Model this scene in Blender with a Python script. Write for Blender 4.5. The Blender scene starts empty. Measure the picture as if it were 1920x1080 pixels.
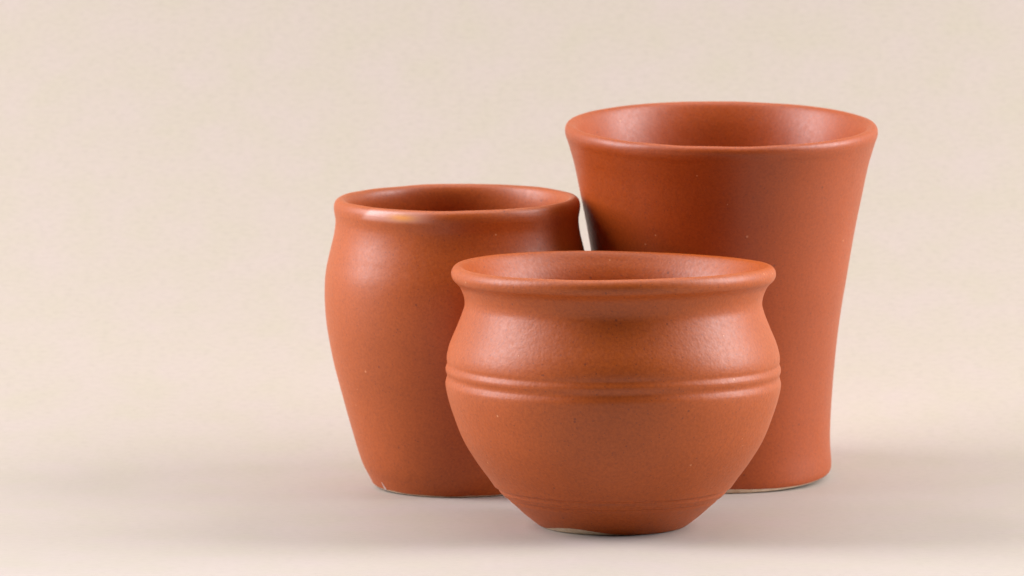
import bpy, math, random
import numpy as np
from mathutils import Vector

U = 0.000128                      # one working unit in metres (0.128 mm)
scene = bpy.context.scene
col = scene.collection
rng = np.random.default_rng(7)

# ------------------------------------------------------------------ camera
F_PX = 8500.0
PITCH = 0.0983
cam_d = bpy.data.cameras.new('camera')
cam = bpy.data.objects.new('camera', cam_d)
col.objects.link(cam)
cam.location = (-189 * U, -8404 * U, 1275 * U)
cam.rotation_euler = (math.pi / 2 - PITCH, 0, 0)
cam_d.sensor_width = 36.0
cam_d.lens = F_PX / 1920 * 36.0
cam_d.clip_start = 0.02
cam_d.clip_end = 20.0
cam_d.dof.use_dof = True
cam_d.dof.focus_distance = 8300 * U
cam_d.dof.aperture_fstop = 36.0
scene.camera = cam

# ------------------------------------------------------------------ world, lamps, exposure
world = bpy.data.worlds.new('World')
scene.world = world
world.use_nodes = True
bg = world.node_tree.nodes['Background']
bg.inputs['Color'].default_value = (1.0, 0.98, 0.96, 1)
bg.inputs['Strength'].default_value = 0.03


def softbox(name, loc, target, sx, sy, watts, color):
    d = bpy.data.lights.new(name, 'AREA')
    d.shape = 'RECTANGLE'
    d.size, d.size_y = sx, sy
    d.energy = watts
    d.color = color
    o = bpy.data.objects.new(name, d)
    col.objects.link(o)
    o.location = loc
    o.rotation_euler = (Vector(target) - Vector(loc)).to_track_quat('-Z', 'Y').to_euler()
    return o


softbox('softbox_lamp', (-0.88, 0.035, 0.54), (0, 0.02, 0.06), 0.48, 0.84, 14.8, (1.0, 0.955, 1.0))
softbox('softbox_lamp', (0.88, 0.035, 0.54), (0, 0.02, 0.06), 0.48, 0.84, 14.8, (1.0, 0.96, 0.99))
softbox('overhead_fill', (0, 0.20, 1.25), (0, 0.14, 0.0), 1.4, 1.0, 9.5, (0.95, 0.975, 1.0))  # added fill from above to soften the floor shadows, not a studio source

scene.view_settings.view_transform = 'Standard'
scene.view_settings.look = 'None'
scene.view_settings.exposure = 0.0
scene.view_settings.gamma = 1.0
scene.view_settings.use_curve_mapping = False


# ------------------------------------------------------------------ node helpers
def new_mat(name):
    m = bpy.data.materials.new(name)
    m.use_nodes = True
    nt = m.node_tree
    return m, nt, nt.nodes['Principled BSDF']


def N(nt, kind, **kw):
    n = nt.nodes.new(kind)
    for k, v in kw.items():
        if k in n.inputs:
            n.inputs[k].default_value = v
        else:
            setattr(n, k, v)
    return n


def ramp(nt, fac, stops):
    r = nt.nodes.new('ShaderNodeValToRGB')
    e = r.color_ramp.elements
    while len(e) < len(stops):
        e.new(0.5)
    for el, (p, c) in zip(e, stops):
        el.position = p
        el.color = c if len(c) == 4 else (*c, 1)
    nt.links.new(fac, r.inputs['Fac'])
    return r.outputs['Color']


def mix(nt, fac, a, b, mode='MIX'):
    m = nt.nodes.new('ShaderNodeMix')
    m.data_type = 'RGBA'
    m.blend_type = mode
    for sock, v in ((m.inputs[0], fac), (m.inputs[6], a), (m.inputs[7], b)):
        if hasattr(v, 'links') or isinstance(v, bpy.types.NodeSocket):
            nt.links.new(v, sock)
        elif isinstance(v, (int, float)):
            sock.default_value = v
        else:
            sock.default_value = (*v, 1)
    return m.outputs[2]


def attr(nt, name):
    a = nt.nodes.new('ShaderNodeAttribute')
    a.attribute_name = name
    return a.outputs['Fac']


def bump(nt, height, dist, strength, prev=None):
    b = nt.nodes.new('ShaderNodeBump')
    b.inputs['Strength'].default_value = strength
    b.inputs['Distance'].default_value = dist
    nt.links.new(height, b.inputs['Height'])
    if prev is not None:
        nt.links.new(prev, b.inputs['Normal'])
    return b.outputs['Normal']


def terracotta(name, base, rough, grain, peel, seed):
    """satin terracotta: fine grain, orange-peel relief, dark and pale specks"""
    m, nt, bs = new_mat(name)
    L = nt.links
    tc = nt.nodes.new('ShaderNodeTexCoord').outputs['Object']
    mp = N(nt, 'ShaderNodeMapping')
    mp.inputs['Location'].default_value = (seed, seed * 2.3, -seed)
    L.new(tc, mp.inputs['Vector'])
    v = mp.outputs['Vector']

    def noise(scale, detail=2.0, rgh=0.5):
        n = N(nt, 'ShaderNodeTexNoise', Scale=scale, Detail=detail, Roughness=rgh)
        L.new(v, n.inputs['Vector'])
        return n.outputs['Fac']

    b = base
    dk = tuple(c * k for c, k in zip(b, (0.70, 0.62, 0.60)))
    lt = tuple(min(1, c * k) for c, k in zip(b, (1.24, 1.36, 1.45)))
    cl = ramp(nt, noise(45, 4), [(0.3, tuple(c * 0.86 for c in b)), (0.7, tuple(c * 1.12 for c in b))])
    gr = ramp(nt, noise(grain, 2, 0.7), [(0.28, dk), (0.5, b), (0.74, lt)])
    c = mix(nt, 0.55, cl, gr)
    # sparse specks: one small dot in some of the cells of a voronoi field
    for sc, thr, pick, colr in ((420, 0.13, 0.90, (0.16, 0.030, 0.012)), (400, 0.11, 0.94, (0.75, 0.36, 0.18)),
                                (1100, 0.20, 0.80, (0.20, 0.040, 0.016))):
        vo = N(nt, 'ShaderNodeTexVoronoi', Scale=sc)
        L.new(v, vo.inputs['Vector'])
        near = N(nt, 'ShaderNodeMath', operation='LESS_THAN')
        L.new(vo.outputs['Distance'], near.inputs[0])
        near.inputs[1].default_value = thr
        sep = nt.nodes.new('ShaderNodeSeparateColor')
        L.new(vo.outputs['Color'], sep.inputs[0])
        sel = N(nt, 'ShaderNodeMath', operation='GREATER_THAN')
        L.new(sep.outputs[0], sel.inputs[0])
        sel.inputs[1].default_value = pick
        mu = N(nt, 'ShaderNodeMath', operation='MULTIPLY')
        L.new(near.outputs[0], mu.inputs[0])
        L.new(sel.outputs[0], mu.inputs[1])
        mm = N(nt, 'ShaderNodeMath', operation='MULTIPLY')
        L.new(mu.outputs[0], mm.inputs[0])
        mm.inputs[1].default_value = 0.6
        c = mix(nt, mm.outputs[0], c, colr)
    # worn lip patch, its reflected glint painted in as pale pink (mesh attributes: zero everywhere except on that patch)
    w, w2 = attr(nt, 'wear_glint'), attr(nt, 'wear_core')
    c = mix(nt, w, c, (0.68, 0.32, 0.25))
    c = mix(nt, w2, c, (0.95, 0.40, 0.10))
    L.new(c, bs.inputs['Base Color'])
    rv = ramp(nt, noise(grain * 0.6, 2), [(0.3, (rough - 0.04,) * 3), (0.7, (rough + 0.04,) * 3)])
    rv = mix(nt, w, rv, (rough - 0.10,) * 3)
    L.new(rv, bs.inputs['Roughness'])
    bs.inputs['Specular IOR Level'].default_value = 0.60
    bs.inputs['IOR'].default_value = 1.5
    n1 = bump(nt, noise(peel, 1.5), 0.00012, 0.4)
    n2 = bump(nt, noise(grain * 1.2, 1.0), 0.00003, 0.45, n1)
    L.new(n2, bs.inputs['Normal'])
    return m


def bare_clay():
    m, nt, bs = new_mat('unglazed_clay')
    tc = nt.nodes.new('ShaderNodeTexCoord').outputs['Object']
    n = N(nt, 'ShaderNodeTexNoise', Scale=700, Detail=4)
    nt.links.new(tc, n.inputs['Vector'])
    nt.links.new(ramp(nt, n.outputs['Fac'], [(0.3, (0.76, 0.60, 0.42)), (0.7, (0.90, 0.78, 0.62))]), bs.inputs['Base Color'])
    bs.inputs['Roughness'].default_value = 0.8
    nt.links.new(bump(nt, n.outputs['Fac'], 0.00008, 0.6), bs.inputs['Normal'])
    return m


def chip_clay():
    m, nt, bs = new_mat('chipped_clay')
    tc = nt.nodes.new('ShaderNodeTexCoord').outputs['Object']
    n = N(nt, 'ShaderNodeTexNoise', Scale=1500, Detail=2)
    nt.links.new(tc, n.inputs['Vector'])
    nt.links.new(ramp(nt, n.outputs['Fac'], [(0.3, (0.62, 0.44, 0.40)), (0.7, (0.80, 0.66, 0.62))]), bs.inputs['Base Color'])
    bs.inputs['Roughness'].default_value = 0.6
    return m


def paper():
    m, nt, bs = new_mat('beige_paper')
    L = nt.links
    uv = nt.nodes.new('ShaderNodeUVMap').outputs['UV']      # metres along x and along the sheet

    def noise(scale, detail, sx=1.0, sy=1.0, rgh=0.55):
        mp = N(nt, 'ShaderNodeMapping')
        mp.inputs['Scale'].default_value = (sx, sy, 1)
        L.new(uv, mp.inputs['Vector'])
        n = N(nt, 'ShaderNodeTexNoise', Scale=scale, Detail=detail, Roughness=rgh)
        L.new(mp.outputs['Vector'], n.inputs['Vector'])
        return n.outputs['Fac']

    warm = ramp(nt, noise(60, 5), [(0.32, (0.458, 0.406, 0.322)), (0.68, (0.473, 0.405, 0.350))])
    fib = ramp(nt, noise(420, 4, 1.0, 2.2, 0.65), [(0.25, (0.91, 0.90, 0.895)), (0.5, (1, 1, 1)), (0.8, (1.05, 1.05, 1.05))])
    c = mix(nt, 1.0, warm, fib, 'MULTIPLY')
    L.new(c, bs.inputs['Base Color'])
    bs.inputs['Roughness'].default_value = 0.62
    bs.inputs['Sheen Weight'].default_value = 0.28
    bs.inputs['Sheen Tint'].default_value = (0.88, 0.94, 1.0, 1)
    bs.inputs['Sheen Roughness'].default_value = 0.35
    bs.inputs['Specular IOR Level'].default_value = 0.35
    L.new(bump(nt, noise(700, 3, 1.0, 1.8), 0.00006, 0.35), bs.inputs['Normal'])
    return m


# ------------------------------------------------------------------ the paper sweep
Y0, R_SWEEP = 464.0, 1950.0


def ground(y):
    return R_SWEEP - math.sqrt(R_SWEEP ** 2 - (y - Y0) ** 2) if y > Y0 else 0.0


def build_sweep():
    prof = []                                   # (y, z, s) in units
    for y in np.linspace(-6500, Y0 - 60, 60):
        prof.append((y, 0.0))
    for y in np.linspace(Y0 - 50, Y0, 12):
        prof.append((y, 0.0))
    y, z, a, step = Y0, 0.0, 0.0, 20.0          # the bend opens out as the sheet climbs
    for k in range(420):
        y, z = y + math.cos(a) * step, z + math.sin(a) * step
        a = min(a + step / (R_SWEEP + 0.9 * max(0, k * step - 500)), 1.45)
        prof.append((y, z))
    prof = np.array(prof)
    s = np.concatenate([[0], np.cumsum(np.hypot(np.diff(prof[:, 0]), np.diff(prof[:, 1])))])
    xs = np.linspace(-4700, 4700, 95)
    nx, ny = len(xs), len(prof)
    X, Y = np.meshgrid(xs, prof[:, 0])
    Z = np.repeat(prof[:, 1][:, None], nx, 1)
    # paper never lies dead flat: long shallow waves away from the pots, fading to nothing under them
    far = 1 - np.exp(-(((X + 20) / 1100) ** 2 + ((Y - 300) / 900) ** 2))
    Z = Z + far * 3.0 * (np.sin(X / 830 + 0.6) * np.sin(Y / 610 + 0.3))
    # a soft crease where the sheet starts to rise, dying out before it reaches the pots
    k = np.clip((-X - 480) / 900, 0, 1) ** 0.7
    Z = Z + np.where(Y > Y0, k * 0.035 * (Y - Y0) * np.exp(-np.maximum(Y - Y0, 0) / 500), 0)
    verts = np.stack([X, Y, Z], -1).reshape(-1, 3) * U
    i = np.arange((ny - 1) * nx).reshape(ny - 1, nx)[:, :-1].ravel()
    faces = np.stack([i, i + 1, i + nx + 1, i + nx], -1)
    me = bpy.data.meshes.new('paper_backdrop')
    me.from_pydata(verts.tolist(), [], faces.tolist())
    uv = me.uv_layers.new(name='UVMap')
    vi = faces.ravel()
    uvs = np.stack([X.ravel()[vi] * U, np.repeat(s, nx)[vi] * U], -1)
    uv.data.foreach_set('uv', uvs.ravel().astype(np.float32))
    me.polygons.foreach_set('use_smooth', [True] * len(faces))
    me.materials.append(paper())
    o = bpy.data.objects.new('paper_backdrop', me)
    col.objects.link(o)
    o['kind'] = 'structure'
    o['label'] = 'seamless beige paper sweep under and behind the clay pots'
    return o


build_sweep()

# ------------------------------------------------------------------ pots
SEG = 720


def spline(points, n_per_unit=0.55):
    """Catmull-Rom through (r, z) points, chord parametrised, returned as an even polyline"""
    p = np.array(points, float)
    d = np.maximum(np.hypot(*np.diff(p, axis=0).T), 1e-6) ** 0.5
    t = np.concatenate([[0], np.cumsum(d)])
    m = np.zeros_like(p)
    for i in range(1, len(p) - 1):
        h0, h1 = t[i] - t[i - 1], t[i + 1] - t[i]
        m[i] = (h1 * (p[i] - p[i - 1]) / h0 + h0 * (p[i + 1] - p[i]) / h1) / (h0 + h1)
    m[0] = (p[1] - p[0]) / (t[1] - t[0])
    m[-1] = (p[-1] - p[-2]) / (t[-1] - t[-2])
    out = []
    for i in range(len(p) - 1):
        h = t[i + 1] - t[i]
        k = max(2, int(np.hypot(*(p[i + 1] - p[i])) * n_per_unit) + 1)
        for u in np.linspace(0, 1, k, endpoint=False):
            h00, h10 = 2 * u**3 - 3 * u**2 + 1, u**3 - 2 * u**2 + u
            h01, h11 = -2 * u**3 + 3 * u**2, u**3 - u**2
            out.append(h00 * p[i] + h10 * h * m[i] + h01 * p[i + 1] + h11 * h * m[i + 1])
    out.append(p[-1])
    return np.array(out)


PHI = np.linspace(0, 2 * np.pi, SEG, endpoint=False)


def link_part(name, me, parent):
    o = bpy.data.objects.new(name, me)
    col.objects.link(o)
    o.parent = parent
    return o


def grid_mesh(name, P, Nn, mat, attrs=None):
    """a closed strip of quads from rows of P (rows, SEG, 3) with given smooth normals"""
    rows = P.shape[0]
    me = bpy.data.meshes.new(name)
    i = np.arange((rows - 1) * SEG).reshape(rows - 1, SEG)
    j = np.roll(i, -1, axis=1)
    faces = np.stack([i, j, j + SEG, i + SEG], -1).reshape(-1, 4)
    me.vertices.add(rows * SEG)
    me.vertices.foreach_set('co', (P.reshape(-1) * U).astype(np.float32))
    nf = len(faces)
    me.loops.add(nf * 4)
    me.loops.foreach_set('vertex_index', faces.ravel().astype(np.int32))
    me.polygons.add(nf)
    me.polygons.foreach_set('loop_start', (np.arange(nf) * 4).astype(np.int32))
    me.update(calc_edges=True)
    me.polygons.foreach_set('use_smooth', np.ones(nf, dtype=bool))
    for k in ('wear_glint', 'wear_core'):
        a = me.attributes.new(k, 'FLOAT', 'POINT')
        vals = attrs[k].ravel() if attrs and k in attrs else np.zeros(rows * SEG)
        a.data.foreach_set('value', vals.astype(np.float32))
    me.normals_split_custom_set_from_vertices(Nn.reshape(-1, 3).tolist())
    me.materials.append(mat)
    return me


def build_pot(name, label, category, group, loc, tilt, lean, outer, lip, inner, foot_r, glaze, wob, mats, bands=(), wear_glint=None):
    """outer: (r,z) from foot edge up to under the lip; lip: over the crest; inner: down to the floor centre.
    glaze: function phi -> arclength (units) of bare clay above the foot edge."""
    root = bpy.data.objects.new(name, None)
    root.empty_display_size = 0.02
    col.objects.link(root)
    root.location = tuple(c * U for c in loc)
    root.rotation_euler = (tilt, lean, 0)
    root['label'], root['category'], root['group'] = label, category, group
    under = [(1, 5), (foot_r * 0.5, 5), (foot_r * 0.80, 4.5), (foot_r * 0.86, 1.2), (foot_r * 0.92, 0.0), (foot_r * 0.975, 0.0)]
    pts = under + outer + lip + inner
    prof = spline(pts)
    d = np.concatenate([[0], np.cumsum(np.hypot(*np.diff(prof, axis=0).T))])
    total = d[-1]

    def s_at(pt, near=None):
        return d[np.argmin(np.hypot(prof[:, 0] - pt[0], prof[:, 1] - pt[1]))]

    s_foot = s_at(outer[0])
    s_lip0, s_lip1 = s_at(lip[0]), s_at(lip[-1])
    # parametric rows: the glaze line wanders with phi, the rows above it are stretched to follow
    g = s_foot + glaze(PHI)
    s_fix = s_foot + 45.0                     # above this the rows no longer follow the glaze line

    def rows_for(a, b, step):
        return np.linspace(0, 1, max(2, int(abs(b - a) / step) + 2))

    cuts = []                                  # (part name, matrix of s values rows x SEG)
    t = rows_for(0, s_foot, 3.0)[:, None]
    t2 = rows_for(0, 12, 1.2)[1:, None]
    cuts.append(('foot', np.vstack([t * s_foot + 0 * PHI, s_foot + t2 * (g - s_foot)])))
    lower = np.vstack([g + rows_for(0, 45, 1.8)[:, None] * (s_fix - g)])
    segs = [(s_fix, s_lip0, 'wall')]
    for bname, z0, z1 in bands:
        o_idx = [k for k in range(len(prof)) if d[k] < s_lip0 and d[k] > s_foot]
        sa = d[min(o_idx, key=lambda k: abs(prof[k, 1] - z0))]
        sb = d[min(o_idx, key=lambda k: abs(prof[k, 1] - z1))]
        new = []
        for a, b, nm in segs:
            if nm == 'wall' and a < sa < b:
                new += [(a, sa, 'wall'), (sa, sb, bname), (sb, b, 'wall')]
            else:
                new.append((a, b, nm))
        segs = new
    first = True
    for a, b, nm in segs:
        S = a + rows_for(a, b, 1.8)[:, None] * (b - a) + 0 * PHI
        if first:
            S = np.vstack([lower, S[1:]])
            first = False
        cuts.append((nm, S))
    cuts.append(('rim', s_lip0 + rows_for(s_lip0, s_lip1, 1.0)[:, None] * (s_lip1 - s_lip0) + 0 * PHI))
    cuts.append(('interior', s_lip1 + rows_for(s_lip1, total, 3.0)[:, None] * (total - s_lip1) + 0 * PHI))

    S = np.vstack([c[1] if k == 0 else c[1][1:] for k, c in enumerate(cuts)])
    r = np.interp(S, d, prof[:, 0])
    z = np.interp(S, d, prof[:, 1])
    # the glaze coat stands a touch proud of the bare foot
    proud = 1 / (1 + np.exp(-(S - g[None, :]) / 0.9))
    edge = np.clip((S - s_foot * 0.9) / 20, 0, 1)
    r = r - 1.6 * (1 - proud) * edge
    # hand-thrown irregularity
    ht = max(p[1] for p in lip)
    dr, dz = wob(PHI[None, :], np.clip(z / ht, 0, 1))
    r, z = r * (1 + dr), z + dz
    P = np.stack([r * np.cos(PHI), r * np.sin(PHI), z], -1)
    dS = np.gradient(P, axis=0)
    dP = (np.roll(P, -1, 1) - np.roll(P, 1, 1)) / 2
    Nn = np.cross(dP, dS)
    Nn /= np.maximum(np.linalg.norm(Nn, axis=-1, keepdims=True), 1e-9)
    at = wear_glint(PHI[None, :] + 0 * S, z, r, S - s_lip0) if wear_glint else None
    # join the pieces of plain wall of one pot into a single part; bands, rim, interior, foot stay their own
    row = 0
    made, band_parts, walls = {}, [], []
    for k, (nm, Sk) in enumerate(cuts):
        n = Sk.shape[0]
        sl = slice(row, row + n)
        row += n - 1
        mat = mats['foot'] if nm == 'foot' else mats['glaze']
        sub = {q: v[sl] for q, v in at.items()} if at else None
        me = grid_mesh(nm, P[sl], Nn[sl], mat, sub)
        o = link_part(nm, me, root)
        made.setdefault(nm, []).append(o)
    return root, made, (prof, d, P, Nn)


GROUP = 'terracotta pots grouped on the beige paper'
M_BOWL = terracotta('terracotta_bowl', (0.45, 0.086, 0.006), 0.47, 1500, 900, 1.0)
M_CUP = terracotta('terracotta_cup', (0.44, 0.085, 0.007), 0.45, 1700, 420, 4.0)
M_TALL = terracotta('terracotta_tumbler', (0.41, 0.070, 0.005), 0.44, 1700, 380, 9.0)
CLAY = bare_clay()


def lump(phi, seed, n=9, lo=3):
    q = np.random.default_rng(seed)
    out = 0
    for k in range(lo, lo + n):
        out = out + q.normal() * np.sin(k * phi + q.uniform(0, 6.28)) / (k ** 0.6)
    return out


# --- wide round bowl, in front
def bowl_wob(phi, h):
    top = h ** 5
    dr = 0.0025 * np.cos(2 * phi + 0.7) * h + 0.0008 * lump(phi, 3, 6) * top
    dz = -2.2 * np.sin(2 * phi) * top + 0.35 * lump(phi, 5, 12, 4) * top
    dz = dz + 0.8 * lump(phi, 6, 6, 2) * np.exp(-((h - 0.58) / 0.10) ** 2)
    dr = dr + 0.0007 * lump(phi, 9, 9, 3)
    return dr, dz


def bowl_glaze(phi):
    a = np.angle(np.exp(1j * (phi - math.radians(-122))))
    return 1.0 + 21.0 * np.exp(-(a / 0.50) ** 2) + 0.3 * lump(phi, 8, 14, 6)


bowl_outer = [(134, 0.5), (138.5, 2.2), (148, 9), (166, 23.5), (184, 40), (195.5, 50.5),
              (197.2, 54.0), (200.0, 56.8), (205.6, 58.2), (208, 61.5), (212.8, 66.0), (213.8, 70.2), (216.0, 73.8), (221.6, 75.0), (225, 79.5),
              (233, 91), (250, 114), (262, 132), (277, 157), (287.5, 180), (297, 206), (303.5, 225), (309.5, 247),
              (312.3, 262), (312.6, 268), (311.4, 274), (309.8, 279.5), (310.0, 284), (312.0, 290), (312.3, 295),
              (310.8, 300), (309.4, 304.5), (310.2, 312), (309.2, 324), (304, 343), (291, 374), (281.2, 399), (277.0, 414), (277.2, 425),
              (280.5, 437), (286, 449)]
bowl_lip = [(291.5, 455.5), (298.5, 462.5), (301.8, 471), (300.6, 479.5), (295.8, 486), (289, 488.8), (282.5, 486.8), (277, 481.5)]
bowl_inner = [(271, 473), (261, 457), (253.5, 438), (251, 420), (255, 396), (268, 356), (278.5, 318), (281, 285), (274, 230),
              (258, 172), (228, 112), (190, 66), (140, 34), (70, 20), (1, 18)]
bowl, _, _ = build_pot('clay_bowl', 'wide round-bellied terracotta bowl with flared lip and ringed grooves, in front of the cups',
                       'bowl', GROUP, (-0.2, 2.3, 0.3), 0, 0, bowl_outer, bowl_lip, bowl_inner, 134,
                       bowl_glaze, bowl_wob, {'glaze': M_BOWL, 'foot': CLAY},
                       bands=(('groove_band', 50, 78), ('groove_band', 258, 310)))


# --- barrel-shaped cup, on the left
def cup_wob(phi, h):
    top = h ** 5
    dr = 0.003 * np.cos(2 * phi - 0.4) * h + 0.0008 * lump(phi, 13, 6) * top
    dz = (1.5 * np.cos(phi) + 0.5 * lump(phi, 15, 14, 3)) * top
    return dr, dz


def cup_glaze(phi):
    return 4.6 + 0.7 * lump(phi, 21, 24, 5)


def cup_wear_glint(phi, z, r, s):
    """glossy scuff along the lip, its glint painted in pale, with an orange worn core"""
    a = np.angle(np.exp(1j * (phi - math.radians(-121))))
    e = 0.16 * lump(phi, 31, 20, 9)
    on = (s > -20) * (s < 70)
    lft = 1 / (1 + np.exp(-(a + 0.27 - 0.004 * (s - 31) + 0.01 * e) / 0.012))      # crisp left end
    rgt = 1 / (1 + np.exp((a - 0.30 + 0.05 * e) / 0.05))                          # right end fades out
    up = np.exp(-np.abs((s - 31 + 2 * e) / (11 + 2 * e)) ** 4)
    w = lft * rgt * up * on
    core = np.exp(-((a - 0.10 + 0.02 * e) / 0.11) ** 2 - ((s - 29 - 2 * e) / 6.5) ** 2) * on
    return {'wear_glint': w * 0.85, 'wear_core': core * 0.9}


cup_outer = [(165, 0.5), (168.2, 2.5), (171.0, 8), (178, 22), (189, 44), (212.2, 121), (231.2, 192), (243, 238),
             (251.5, 281), (258.5, 326), (261.3, 381), (258.9, 424), (251.5, 460), (242.5, 497), (239.4, 517)]
cup_lip = [(238.9, 528), (240.2, 538), (241.8, 548), (241.5, 558), (238, 566.5), (231, 571), (223.5, 569.5), (218, 564)]
cup_inner = [(214.5, 555), (212.5, 540), (213, 515), (220, 475), (230, 425), (233, 380), (229, 310), (214, 220), (194, 140),
             (168, 66), (140, 34), (70, 24), (1, 22)]
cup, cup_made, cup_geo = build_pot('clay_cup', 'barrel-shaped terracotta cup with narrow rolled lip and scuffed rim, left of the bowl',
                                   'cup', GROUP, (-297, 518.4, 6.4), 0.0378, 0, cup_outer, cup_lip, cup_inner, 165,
                                   cup_glaze, cup_wob, {'glaze': M_CUP, 'foot': CLAY}, wear_glint=cup_wear_glint)


# --- tall flared tumbler, at the back
def tall_wob(phi, h):
    top = h ** 6
    dr = 0.002 * np.cos(2 * phi + 1.9) * h + 0.0006 * lump(phi, 43, 6) * top
    dz = (-1.6 * np.cos(phi) + 0.35 * lump(phi, 45, 14, 3)) * top
    return dr, dz


def tall_glaze(phi):
    a = np.angle(np.exp(1j * (phi - math.radians(-95))))
    return 3.4 + 8.0 * np.exp(-(a / 0.62) ** 2) + 0.35 * lump(phi, 51, 20, 6)


tall_outer = [(218.5, 0.5), (221.2, 2.5), (222.4, 7), (223.0, 15), (222.0, 32), (220.3, 58), (220.5, 97), (222.7, 145), (226.7, 205),
              (234.3, 285), (242.3, 345), (248, 380), (260.2, 457), (268.3, 504), (280.2, 565), (291.8, 623), (299.2, 650)]
tall_lip = [(304.5, 668), (308.3, 679), (309.7, 688), (308.4, 695.5), (304.2, 700.5), (298, 702), (292, 699.8), (287, 694.5)]
tall_inner = [(281, 684), (271, 660), (258.5, 612), (246, 547), (231, 465), (214, 385), (203, 300), (196, 215), (192, 130), (186, 75),
              (165, 42), (120, 30), (60, 27), (1, 26)]
tall, _, _ = build_pot('clay_tumbler', 'tall terracotta tumbler flaring to a wide mouth, standing behind the bowl',
                       'tumbler', GROUP, (229, 626.2, 19.2), 0.0890, -0.005, tall_outer, tall_lip, tall_inner, 218,
                       tall_glaze, tall_wob, {'glaze': M_TALL, 'foot': CLAY})


# --- chipped glaze fleck low on the cup
def build_chip():
    prof, d, P, Nn = cup_geo
    poly = [(-3.6, 17), (-1.5, 19), (0.6, 15), (2.6, 10), (4.4, 6.0), (3.8, 2.0), (0.8, 1.2), (-1.4, 4), (-2.2, 9), (-3.2, 13)]
    phi0 = math.radians(-146.5)
    def surf(u, z, lift):
        r = np.interp(z, [p[1] for p in cup_outer], [p[0] for p in cup_outer]) + lift
        ph = phi0 + u / r
        return (r * math.cos(ph) * U, r * math.sin(ph) * U, z * U)
    vs = [surf(u, z, 0.15) for u, z in poly] + [surf(u * 0.7 + 0.1, (z - 9) * 0.8 + 9, 0.8) for u, z in poly] + [surf(0.3, 9, 0.9)]
    n = len(poly)
    fs = [(k, (k + 1) % n, n + (k + 1) % n, n + k) for k in range(n)] + [(n + k, n + (k + 1) % n, 2 * n) for k in range(n)]
    me = bpy.data.meshes.new('glaze_chip')
    me.from_pydata(vs, [], fs)
    me.materials.append(chip_clay())
    o = link_part('glaze_chip', me, cup)
    o['label'] = 'pale chip in the glaze just above the foot'


build_chip()
